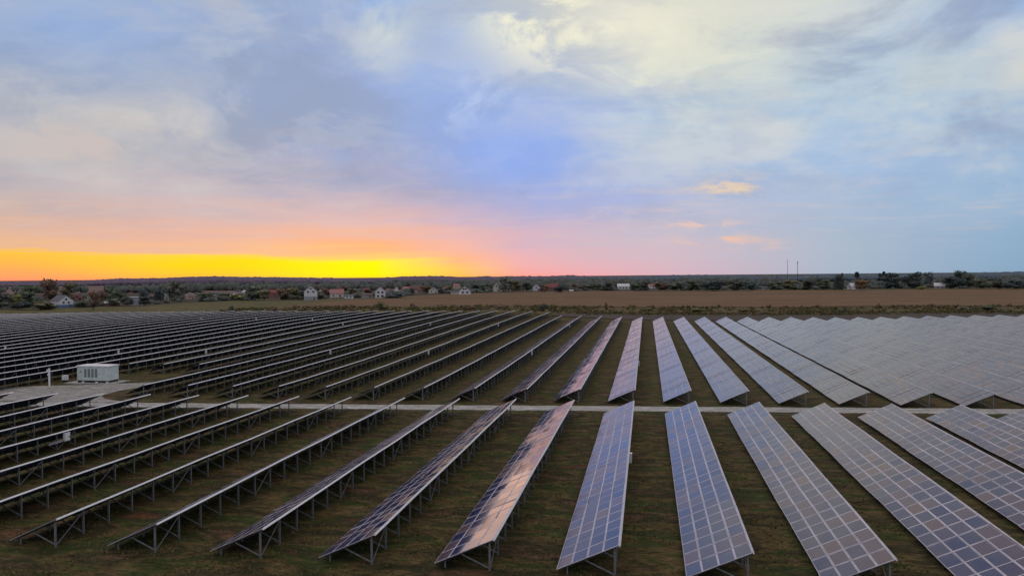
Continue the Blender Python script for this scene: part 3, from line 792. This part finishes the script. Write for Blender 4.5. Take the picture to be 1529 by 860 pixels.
# ------------------------------------------------------------------ far woods and scrub (nobody could count them)
def blobtree(mb, c, rx, rz, r, n=26, ls=.24):
    for i in range(n):
        d = Vector((r.gauss(0, 1), r.gauss(0, 1), r.gauss(0, 1))).normalized()*(r.random()**.3)
        p = Vector((c[0]+d.x*rx, c[1]+d.y*rx, c[2]+d.z*rz))
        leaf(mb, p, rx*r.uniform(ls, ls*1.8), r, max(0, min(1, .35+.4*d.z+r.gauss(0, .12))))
sky_v = curve([(-150, 420.2), (60, 420.2), (120, 420), (132, 418), (180, 415.5), (250, 414.6), (262, 413.6), (300, 412.6), (320, 411.8), (340, 412.6), (380, 413.2), (450, 414), (500, 414.6), (540, 415.5), (600, 412.8), (640, 411.6), (665, 412), (690, 413.6), (708, 413), (728, 411.8), (742, 413.4), (760, 411.8), (800, 412.2), (830, 411.6), (850, 410.2), (858, 411), (866, 412.4), (874, 411), (882, 412.2), (960, 411.2), (1040, 410), (1060, 410), (1100, 410.8), (1150, 411), (1190, 410.4), (1215, 408.8), (1320, 408.4), (1400, 408.2), (1450, 407), (1529, 405.2), (1700, 404)])
fr = random.Random(9); fm = MB()
# ridge wood on the skyline: dense trunks-to-crown wall of small tree clumps in several ranks
for rank, (Yd, drop) in enumerate(((1950, 0), (1900, .9), (1850, 2.2), (1800, 3.6))):
    u = -140
    while u < 1680:
        jit = fr.gauss(0, .28)
        yy = Yd + fr.uniform(-25, 25) - (250 if u > 700 else 0)
        x = colpos(u, yy); top = vis_z(x, yy, sky_v(u)+drop+jit+.25, u); base = g(x, yy)
        rx = fr.uniform(5.0, 8.5); rz = max(3.0, (top-base)*.5)
        if top-base > 2: lump(fm, (x, yy, base+rz), rx*1.15, rz, fr)
        u += fr.uniform(2.0, 3.4)
# solid dark body behind the leaves so no daylight leaks through the lower ranks: irregular hill
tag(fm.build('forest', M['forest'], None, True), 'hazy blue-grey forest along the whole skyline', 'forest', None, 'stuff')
hx = MB(); pr = None
for i in range(230):
    u = -150+i*8; yy = 1990 - (250 if u > 700 else 0)*sm((u-560)/140); x = colpos(u, yy); top = max(g(x, yy)+.5, vis_z(x, yy, sky_v(u)+.75, u)); 
    c = [(x, yy-40, g(x, yy)-1), (x, yy, top), (x*1.3, yy*1.3, g(x, yy)-1)]
    if pr:
        hx.quad(pr[0], c[0], c[1], pr[1]); hx.quad(pr[1], c[1], c[2], pr[2])
    pr = c
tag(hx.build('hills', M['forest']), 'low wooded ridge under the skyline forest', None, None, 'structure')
sb = MB()
for i in range(3600):
    x = fr.uniform(-215, 330); y = fr.uniform(326, 330+.92*(crop_lo(x)-330))
    if sin(x*.11)+sin(y*.21+x*.05)+fr.gauss(0, .8) < -.2: continue
    if x < -36: y = max(y, 312+fr.random()*60)
    s = fr.uniform(.5, 1.5)*(1.3 if fr.random() < .08 else 1)
    blobtree(sb, (x, y, g(x, y)+s*.4), s, s*.55, fr, 12, .25)
for i in range(900):
    x = fr.uniform(-330, -36); y = 310+abs(fr.gauss(0, 8)); s = fr.uniform(.3, .8)
    blobtree(sb, (x, y, g(x, y)+s*.3), s, s*.5, fr, 8, .25)
for i in range(2400):
    x = fr.uniform(-30, 330); y = 333+fr.gauss(0, 5); s = fr.uniform(.4, 1.1)
    blobtree(sb, (x, y, g(x, y)+s*.3), s, s*.6, fr, 9, .25)
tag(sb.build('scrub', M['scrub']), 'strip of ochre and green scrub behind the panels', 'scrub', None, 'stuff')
gt = MB()
for i in range(65000):
    y = 37+ (fr.random()**1.4)*58; x = fr.uniform(-y*1.02-2, y*.5+4)
    if not (sin(x*.7+sin(y*.5)*2)+sin(y*.9+x*.2)+fr.gauss(0, .9) > 0): continue
    z = g(x, y); s = fr.uniform(.05, .13); a = fr.uniform(0, 6.28); dx, dy = cos(a)*s*.8, sin(a)*s*.8
    gt.tri((x-dx, y-dy, z-.01), (x+dx, y+dy, z-.01), (x+fr.gauss(0, .05), y+fr.gauss(0, .05), z+s*fr.uniform(.6, 1.4)), 0, fr.random())
tag(gt.build('grass', M['tuft']), 'short patchy grass between the front rows', 'grass', None, 'stuff')

# ------------------------------------------------------------------ houses
def pm(n, c, r=.7): M[n] = plain(n, c, r, 0, .12, .6); return n
for n, c in (('wall_white', (.60, .62, .66)), ('wall_grey', (.30, .32, .36)), ('wall_blue', (.08, .17, .32)), ('wall_cream', (.55, .52, .46)), ('wall_green', (.33, .38, .34)), ('wall_brick', (.22, .11, .09)),
             ('wall_pink', (.45, .30, .28)), ('roof_grey', (.10, .11, .13)), ('roof_red', (.22, .06, .06)), ('roof_pink', (.33, .16, .15)), ('roof_white', (.62, .64, .67)), ('roof_dark', (.045, .045, .05)), ('roof_brown', (.13, .08, .07))): pm(n, c)
M['pane'] = plain('window_pane', (.02, .025, .035), .12, 0, .1, 1)
def house(u, vb, wpx, wall_px, roof_px, wall, roof, label, rz=0, depth=9, wins=(), ridge='front', basement=None, chimney=False, door=True, cat='house', name='house', over=.35):
    """gable end towards the camera ('front'), or eaves towards it ('side')"""
    p = at(u, vb); s = depth_scale(p)
    W, hw, hr = wpx*s, wall_px*s, roof_px*s
    if ridge == 'side': depth = max(5, depth)
    face = atan2(-p.x, p.y) + R(rz)
    root = thing(name, label, cat, p, face)
    a, b_, c = W/2, depth, hw
    mb = MB(); mb.box(-a, a, 0, b_, -.6, hw)
    if ridge == 'front':
        mb.poly([(-a, 0, hw), (a, 0, hw), (0, 0, hw+hr)]); mb.poly([(a, b_, hw), (-a, b_, hw), (0, b_, hw+hr)])
    elif ridge == 'side':
        mb.poly([(-a, b_, hw), (-a, 0, hw), (-a, b_/2, hw+hr)]); mb.poly([(a, 0, hw), (a, b_, hw), (a, b_/2, hw+hr)])
    mb.build('wall', M[wall], root)
    rb = MB(); th = .18
    def slab(p0, p1, p2, p3):
        n_ = (Vector(p1)-Vector(p0)).cross(Vector(p3)-Vector(p0)).normalized()*th
        Q = [Vector(q) for q in (p0, p1, p2, p3)]; T = [q+n_ for q in Q]
        rb.quad(*T); rb.quad(*reversed(Q))
        for i in range(4): rb.quad(Q[i], Q[(i+1) % 4], T[(i+1) % 4], T[i])
    o = over
    if ridge == 'front':
        k = hr/a
        slab((a+o, -o, hw-k*o+.02), (a+o, b_+o, hw-k*o+.02), (0, b_+o, hw+hr+.02), (0, -o, hw+hr+.02))
        slab((0, -o, hw+hr+.02), (0, b_+o, hw+hr+.02), (-a-o, b_+o, hw-k*o+.02), (-a-o, -o, hw-k*o+.02))
    elif ridge == 'side':
        k = hr/(b_/2)
        slab((-a-o, -o, hw-k*o+.02), (a+o, -o, hw-k*o+.02), (a+o, b_/2, hw+hr+.02), (-a-o, b_/2, hw+hr+.02))
        slab((-a-o, b_/2, hw+hr+.02), (a+o, b_/2, hw+hr+.02), (a+o, b_+o, hw-k*o+.02), (-a-o, b_+o, hw-k*o+.02))
    else:
        rb.box(-a-o, a+o, -o, b_+o, hw+.003, hw+.3)
    rf = rb.build('roof', M[roof], root)
    if chimney:
        cb = MB(); cb.box(a*.3, a*.3+.6, b_*.45, b_*.45+.6, hw+hr*.3, hw+hr+1.0); cb.build('chimney', M['wall_brick'], rf)
    if basement:
        bb = MB(); bb.box(-a-.04, a+.04, -.04, b_+.04, -.5, hw*.42); bb.build('basement', M[basement], root)
    for (wx, wz, ww, wh) in wins:
        x_, z_ = wx*a, wz*(hw+hr); w2, h2_ = ww/2, wh/2
        fb = MB(); fb.box(x_-w2-.08, x_+w2+.08, -.06, -.045, z_-h2_-.08, z_+h2_+.08); wn = fb.build('window', M['wall_white'], root)
        gb = MB(); gb.box(x_-w2, x_+w2, -.09, -.062, z_-h2_, z_+h2_); gb.build('pane', M['pane'], wn)
    if door:
        db = MB(); db.box(a*.55-.5, a*.55+.5, -.1, -.046, 0, 2.05); db.build('door', M['roof_brown'], root)
    return root
HS = [
 dict(u=99, vb=459.5, wpx=20, wall_px=11, roof_px=7.5, wall='wall_white', roof='roof_grey', label='white gabled house with bright blue base and long grey roof at far left', rz=22, depth=12, wins=((-.35,.42,1,1.3),(.35,.42,1,1.3),(0,.68,1.1,1.2)), basement='wall_blue'),
 dict(u=168, vb=457, wpx=20, wall_px=4.5, roof_px=2, wall='wall_brick', roof='roof_white', label='low shed with a bright white roof strip at the left village edge', ridge='side', depth=7, cat='shed', name='shed'),
 dict(u=203, vb=456, wpx=19, wall_px=12, roof_px=0, wall='wall_grey', roof='roof_white', label='grey flat-roofed shed half hidden between dark trees', ridge='flat', depth=7, wins=((-.4,.6,1.2,1),), cat='shed', name='shed'),
 dict(u=245, vb=447, wpx=13, wall_px=6, roof_px=4, wall='wall_green', roof='roof_grey', label='pale green gabled house right of the grey flat-roofed shed', wins=((0,.5,1.4,1.4),)),
 dict(u=284, vb=447, wpx=13, wall_px=6, roof_px=3.5, wall='wall_pink', roof='roof_white', label='small barn with a white gable roof left of the utility pole', wins=((0,.4,1.2,1.2),), cat='barn', name='barn'),
 dict(u=351, vb=441, wpx=7, wall_px=3.5, roof_px=2, wall='wall_white', roof='roof_grey', label='small distant white cottage right of the utility pole', depth=6, cat='cottage', name='cottage'),
 dict(u=406, vb=445, wpx=19, wall_px=8, roof_px=4, wall='wall_brick', roof='roof_red', label='long brick house with a brick-red roof and two pale windows', ridge='side', depth=9, wins=((-.4,.35,1.4,1.3),(.4,.35,1.4,1.3)), chimney=True),
 dict(u=464, vb=448.5, wpx=19, wall_px=14, roof_px=8, wall='wall_white', roof='roof_brown', label='big white two-storey gabled house with grey basement wall', wins=((-.4,.58,1.3,1.3),(.4,.58,1.3,1.3),(0,.8,1.3,1.2)), basement='wall_grey', chimney=True, depth=11),
 dict(u=503, vb=444.5, wpx=20, wall_px=6.5, roof_px=6, wall='wall_cream', roof='roof_pink', label='cottage with a faded pink hipped roof between white houses', ridge='side', wins=((-.5,.25,1.1,1.2),(.4,.25,1.1,1.2)), chimney=True),
 dict(u=521, vb=446, wpx=13, wall_px=4.5, roof_px=1.2, wall='wall_white', roof='roof_grey', label='small white shed with dark windows below the pink roof', ridge='side', depth=5, wins=((-.4,.45,1,.9),(.4,.45,1,.9)), cat='shed', name='shed', door=False),
 dict(u=530, vb=437, wpx=8, wall_px=3.5, roof_px=2.5, wall='wall_cream', roof='roof_white', label='tiny pale house above the small white shed', depth=6),
 dict(u=568, vb=445, wpx=15, wall_px=10.5, roof_px=6.5, wall='wall_white', roof='roof_red', label='bright white two-storey house with red roof edge and dark windows', wins=((-.4,.5,1.5,1.5),(.4,.5,1.5,1.5),(-.45,.17,1.6,1.5),(.4,.17,1.8,1.7)), door=False),
 dict(u=548, vb=445, wpx=16, wall_px=4.5, roof_px=2, wall='wall_grey', roof='roof_brown', label='low grey outbuilding left of the bright white two-storey house', ridge='side', depth=6, cat='outbuilding', name='outbuilding'),
 dict(u=592, vb=435, wpx=5, wall_px=3.5, roof_px=3, wall='wall_white', roof='roof_white', label='tiny distant white gable right of the white house with red roof', depth=5, door=False),
 dict(u=622, vb=438, wpx=18, wall_px=6, roof_px=6, wall='wall_pink', roof='roof_brown', label='house with a broad grey-red roof left of the orange tree', ridge='side', wins=((-.4,.28,1.3,1.3),(.3,.28,1.3,1.3))),
 dict(u=647, vb=438, wpx=14, wall_px=4.5, roof_px=5, wall='wall_cream', roof='roof_grey', label='cream gabled cottage right of the orange tree', wins=((0,.62,1.1,1.1),(-.4,.3,1,1.1)), cat='cottage', name='cottage'),
 dict(u=680, vb=439.5, wpx=14, wall_px=3.2, roof_px=1.2, wall='wall_cream', roof='roof_grey', label='low pale annex left of the white house with dark steep roof', ridge='side', depth=5, cat='annex', name='annex', door=False),
 dict(u=694, vb=440, wpx=18, wall_px=5.5, roof_px=7.5, wall='wall_white', roof='roof_dark', label='white house with dark steep roof and four square dark windows', wins=((-.32,.26,1.6,1.6),(.42,.26,1.6,1.6),(-.17,.66,1.4,1.4),(.17,.66,1.4,1.4)), door=False),
 dict(u=741, vb=436, wpx=10, wall_px=8, roof_px=6, wall='wall_cream', roof='roof_grey', label='tall pale gabled house with one round dark window', rz=-20, wins=((.1,.62,1.5,1.5),)),
 dict(u=772, vb=434, wpx=11, wall_px=6, roof_px=4.5, wall='wall_brick', roof='roof_red', label='small red-walled house between two dark trees', ridge='side', wins=((-.3,.3,1.1,1.2),)),
 dict(u=801, vb=434.5, wpx=11, wall_px=6, roof_px=4.5, wall='wall_white', roof='roof_grey', label='white house with grey roof left of the dark red roof', wins=((0,.5,1.4,1.3),), chimney=True),
 dict(u=789, vb=434.5, wpx=12, wall_px=4, roof_px=1, wall='wall_green', roof='roof_grey', label='low greenish lean-to left of the white house with grey roof', ridge='side', depth=5, cat='lean-to', name='lean_to', door=False),
 dict(u=825, vb=434, wpx=16, wall_px=5, roof_px=5.5, wall='wall_brick', roof='roof_red', label='dark red house with tall red roof and one white window', ridge='side', wins=((.1,.25,1.3,1.5),), chimney=True),
 dict(u=853, vb=435.5, wpx=6, wall_px=1.8, roof_px=.8, wall='wall_white', roof='roof_white', label='very small white shed at the edge of the brown field', ridge='side', depth=4, cat='shed', name='shed', door=False),
 dict(u=868, vb=432, wpx=5, wall_px=3, roof_px=1.5, wall='wall_white', roof='roof_grey', label='tiny white hut between grey-green trees', depth=4, cat='hut', name='hut', door=False),
 dict(u=931, vb=432, wpx=18, wall_px=4.5, roof_px=3.8, wall='wall_white', roof='roof_white', label='low white villa with a white roof standing alone among trees', ridge='side', wins=((-.5,.25,1.4,1.2),(0,.25,1.4,1.2),(.5,.25,1.4,1.2)), chimney=True, cat='villa', name='villa'),
 dict(u=973, vb=431, wpx=10, wall_px=4, roof_px=2.5, wall='wall_white', roof='roof_pink', label='pale half-hidden house with a pinkish roof right of the villa', ridge='side'),
 dict(u=1142, vb=433, wpx=9, wall_px=3.5, roof_px=1.5, wall='wall_grey', roof='roof_grey', label='small grey shack at the edge of the right-hand wood', ridge='side', depth=5, cat='shack', name='shack'),
 dict(u=1233, vb=419, wpx=20, wall_px=1.2, roof_px=1.0, wall='wall_grey', roof='roof_white', label='long farm shed with white roof, left of the slanting white gable', ridge='side', depth=16, cat='farm shed', name='farm_shed', door=False),
 dict(u=1268, vb=418.6, wpx=13, wall_px=1.2, roof_px=1.0, wall='wall_grey', roof='roof_white', label='long farm shed with white roof, above the slanting white gable', ridge='side', depth=16, cat='farm shed', name='farm_shed', door=False),
 dict(u=1299, vb=418, wpx=8, wall_px=1.0, roof_px=.8, wall='wall_grey', roof='roof_grey', label='short farm shed with dull roof left of the twin poplars', ridge='side', depth=12, cat='farm shed', name='farm_shed', door=False),
 dict(u=1268, vb=432.3, wpx=6.5, wall_px=4.5, roof_px=5, wall='wall_white', roof='roof_white', label='slanting white gable rising out of the right-hand trees', rz=-25, wins=((0,.5,1.2,1.3),)),
 dict(u=1403, vb=431, wpx=14, wall_px=4, roof_px=4.5, wall='wall_grey', roof='roof_white', label='house with a bright white roof in the right-hand village', ridge='side', wins=((-.3,.25,1.2,1.2),)),
 dict(u=1393, vb=420, wpx=8, wall_px=1.2, roof_px=1.0, wall='wall_grey', roof='roof_grey', label='distant grey-roofed barn above the bright white roof', ridge='side', depth=12, cat='barn', name='barn', door=False),
 dict(u=1468, vb=419, wpx=9, wall_px=1.4, roof_px=1.0, wall='wall_white', roof='roof_white', label='distant white barn right of the tallest skyline tree', ridge='side', depth=12, cat='barn', name='barn', door=False),
 dict(u=1485, vb=430, wpx=9, wall_px=2.4, roof_px=1.8, wall='wall_white', roof='roof_grey', label='low white cottage between the last trees on the right', ridge='side', depth=6, cat='cottage', name='cottage'),
]
EX = [
 (134, 445, 7, 2.6, 2.4, 'wall_cream', 'roof_brown', 'tiny cream cottage behind the russet trees at far left'),
 (226, 446, 8, 3, 2.5, 'wall_grey', 'roof_brown', 'small brown-roofed hut left of the pale green house'),
 (322, 441, 9, 2.6, 2.6, 'wall_cream', 'roof_grey', 'low cream house in the trees left of the utility pole'),
 (368, 438, 7, 2.4, 2.2, 'wall_white', 'roof_white', 'tiny white house high behind the large green tree'),
 (392, 437, 9, 2.8, 2.4, 'wall_grey', 'roof_grey', 'grey house just above the long brick house'),
 (429, 438, 6, 2.6, 2.2, 'wall_white', 'roof_red', 'tiny white house with red roof right of the long brick house'),
 (444, 436, 10, 2.6, 2.6, 'wall_pink', 'roof_brown', 'small pinkish house up behind the left of the big two-storey one'),
 (484, 437, 9, 3, 2.8, 'wall_cream', 'roof_brown', 'cream house seen above the trees right of the big two-storey one'),
 (546, 436, 9, 3, 2.6, 'wall_pink', 'roof_red', 'small red-roofed house up behind the grey outbuilding'),
 (581, 439, 8, 2.6, 2, 'wall_grey', 'roof_grey', 'small grey garage right of the bright white two-storey house'),
 (606, 433, 8, 2.4, 2.4, 'wall_cream', 'roof_pink', 'far pink-roofed house behind the blue-green hedge'),
 (632, 431, 8, 2.4, 2.2, 'wall_white', 'roof_brown', 'far white house above the broad grey-red roof'),
 (667, 432, 12, 3, 2.6, 'wall_pink', 'roof_brown', 'far brown-roofed house left above the low pale annex'),
 (682, 429.5, 9, 2.6, 3, 'wall_cream', 'roof_pink', 'far pinkish house just left above the dark steep roof'),
 (720, 433, 7, 2.4, 2.2, 'wall_grey', 'roof_grey', 'small grey hut between the steep-roofed and the tall pale house'),
 (758, 434.5, 8, 2.4, 1.8, 'wall_cream', 'roof_brown', 'low cream shed right of the tall pale gabled house'),
 (838, 433, 6, 2.2, 1.8, 'wall_green', 'roof_grey', 'small greenish shed right of the dark red house'),
 (884, 432, 7, 2, 1.8, 'wall_cream', 'roof_brown', 'small cream hut among the grey-green trees left of the villa'),
 (1207, 425, 10, 2, 1.6, 'wall_grey', 'roof_grey', 'grey barn roof among the trees right of the masts'),
 (1352, 421, 9, 1.6, 1.4, 'wall_grey', 'roof_grey', 'dull grey barn roof between the two big dark trees'),
 (1420, 424, 9, 1.6, 1.4, 'wall_cream', 'roof_grey', 'cream barn up right of the bright white roof'),
]
for i, (u, vb, w_, a_, b_, wl, rf_, lb) in enumerate(EX):
    HS.append(dict(u=u, vb=vb, wpx=w_, wall_px=a_, roof_px=b_, wall=wl, roof=rf_, label=lb, ridge='side' if i % 3 else 'front', depth=7, wins=((-.35, .3, 1.1, 1.1), (.4, .3, 1.1, 1.1)), door=(i % 2 == 0), cat='house' if 'hut' not in lb else 'hut', name='house' if 'hut' not in lb else 'hut', rz=(-15, 10, 0, 20)[i % 4]))
for d in HS: house(**d)

# nearer wood between village and ridge: from the village edge back to 1300 m
wm = MB()
def hides_house(x, y, z, rx, ht):
    d = CR.to_3x3().transposed() @ Vector((x, y, z-H)); u = 764.5-F*d.x/d.z; v = 430+F*d.y/d.z; k_ = F/-d.z
    for q in HS:
        if abs(u-q['u']) < q['wpx']/2+rx*k_*.8 and v > q['vb']-.5 and v-ht*k_ < q['vb']-1.5: return True
    return False
for (u0, u1, n, vlo, vhi) in ((-60, 240, 46, 430, 440), (240, 560, 240, 427, 440), (560, 900, 380, 418, 433), (880, 1640, 520, 411, 431)):
    for i in range(n):
        u = fr.uniform(u0, u1); v = vlo+(vhi-vlo)*fr.random()
        v = min(v, 438 if u < 300 else 434)
        hv = 418.3-.0089*u
        if v < hv+7: v = hv+7+fr.random()*3
        p = at(u, v)
        if p is None or p.y > 2200: continue
        s = depth_scale(p); ht = fr.uniform(6, 12.5); top = hv + (17.7-ht)/s
        if top < sky_v(u)+1: ht = max(4, 17.2 - (sky_v(u)+1-hv)*s)
        rx = ht*fr.uniform(.5, .75)
        if hides_house(p.x, p.y, p.z, rx, ht): continue
        for q in range(3): lump(wm, (p.x+fr.gauss(0, .45)*rx, p.y+fr.gauss(0, .4)*rx, p.z+ht*fr.uniform(.38, .55)), rx*fr.uniform(.5, .8), ht*fr.uniform(.36, .45), fr)
        blobtree(wm, (p.x, p.y, p.z+ht*.5), rx, ht*.5, fr, 20, .13)
for (u0, u1, n) in ((0, 360, 120), (360, 900, 420), (900, 1600, 260)):
    for i in range(n):
        u = fr.uniform(u0, u1); p0 = Vector((colpos(u, 500), 500, 0)); x0_ = None
        q = (CR.to_3x3() @ Vector(((u-764.5)/F, 0, -1))); xx = None
        # step back from the field edge along this column
        yb_ = 380
        while yb_ < 1000 and yb_ < edge_v(colpos(u, yb_)): yb_ += 6
        y = yb_ + abs(fr.gauss(0, 1))*110 + 4; x = colpos(u, y)
        ht = fr.uniform(2.0, 5.0)
        c = CR.to_3x3().transposed() @ Vector((x, y, g(x, y)-H)); v = 430+F*(c.y/c.z); tp = v-ht*F/y
        rx = ht*fr.uniform(.6, 1.3)
        if hides_house(x, y, g(x, y), rx, ht): continue
        lump(wm, (x, y, g(x, y)+ht*.4), rx*.8, ht*.48, fr); lump(wm, (x+rx*.6, y+1, g(x, y)+ht*.3), rx*.6, ht*.38, fr); blobtree(wm, (x, y, g(x, y)+ht*.42), rx, ht*.48, fr, 18, .13)
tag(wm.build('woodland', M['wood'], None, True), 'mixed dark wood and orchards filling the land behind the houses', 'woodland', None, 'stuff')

# masts, utility pole
def mast(u, vt, vb, label, r):
    yy = 1500; x = colpos(u, yy); top = vis_z(x, yy, vt, u); base = g(x, yy)
    root = thing('radio_mast', label, 'radio mast', (x, yy, base))
    b = MB(); hgt = top-base
    for q in range(3):
        a = q*2.094; b.cyl((cos(a)*r, sin(a)*r, 0), (cos(a)*r*.6, sin(a)*r*.6, hgt), .14, .12, 5)
    n = 14
    for i in range(n):
        z0, z1 = hgt*i/n, hgt*(i+1)/n
        for q in range(3):
            a, c = q*2.094, (q+1)*2.094
            b.bar((cos(a)*r*(1-.4*i/n), sin(a)*r*(1-.4*i/n), z0), (cos(c)*r*(1-.4*(i+1)/n), sin(c)*r*(1-.4*(i+1)/n), z1), .12, .12)
    b.build('lattice', M['steel_dark'], root)
    h = MB(); h.cyl((0, 0, hgt-4), (0, 0, hgt+1), r*.9, r*.9, 8); h.build('antenna', M['steel_dark'], root)
mast(1191, 391, 412, 'right, sturdier of two lattice radio masts on the skyline', .75)
mast(1176, 388.5, 412, 'left, thinner of two lattice radio masts on the skyline', .35)
p = at(345, 449)
s = depth_scale(p); root = thing('utility_pole', 'thin pale utility pole standing at the edge of the olive meadow', 'utility pole', p)
b = MB(); b.cyl((0, 0, -.2), (0, 0, 15*s), .16, .10, 8); b.build('pole', M['wall_cream'], root)
b = MB(); b.box(-.9, .9, -.06, .06, 14*s, 14*s+.12); b.build('crossarm', M['wall_grey'], root)
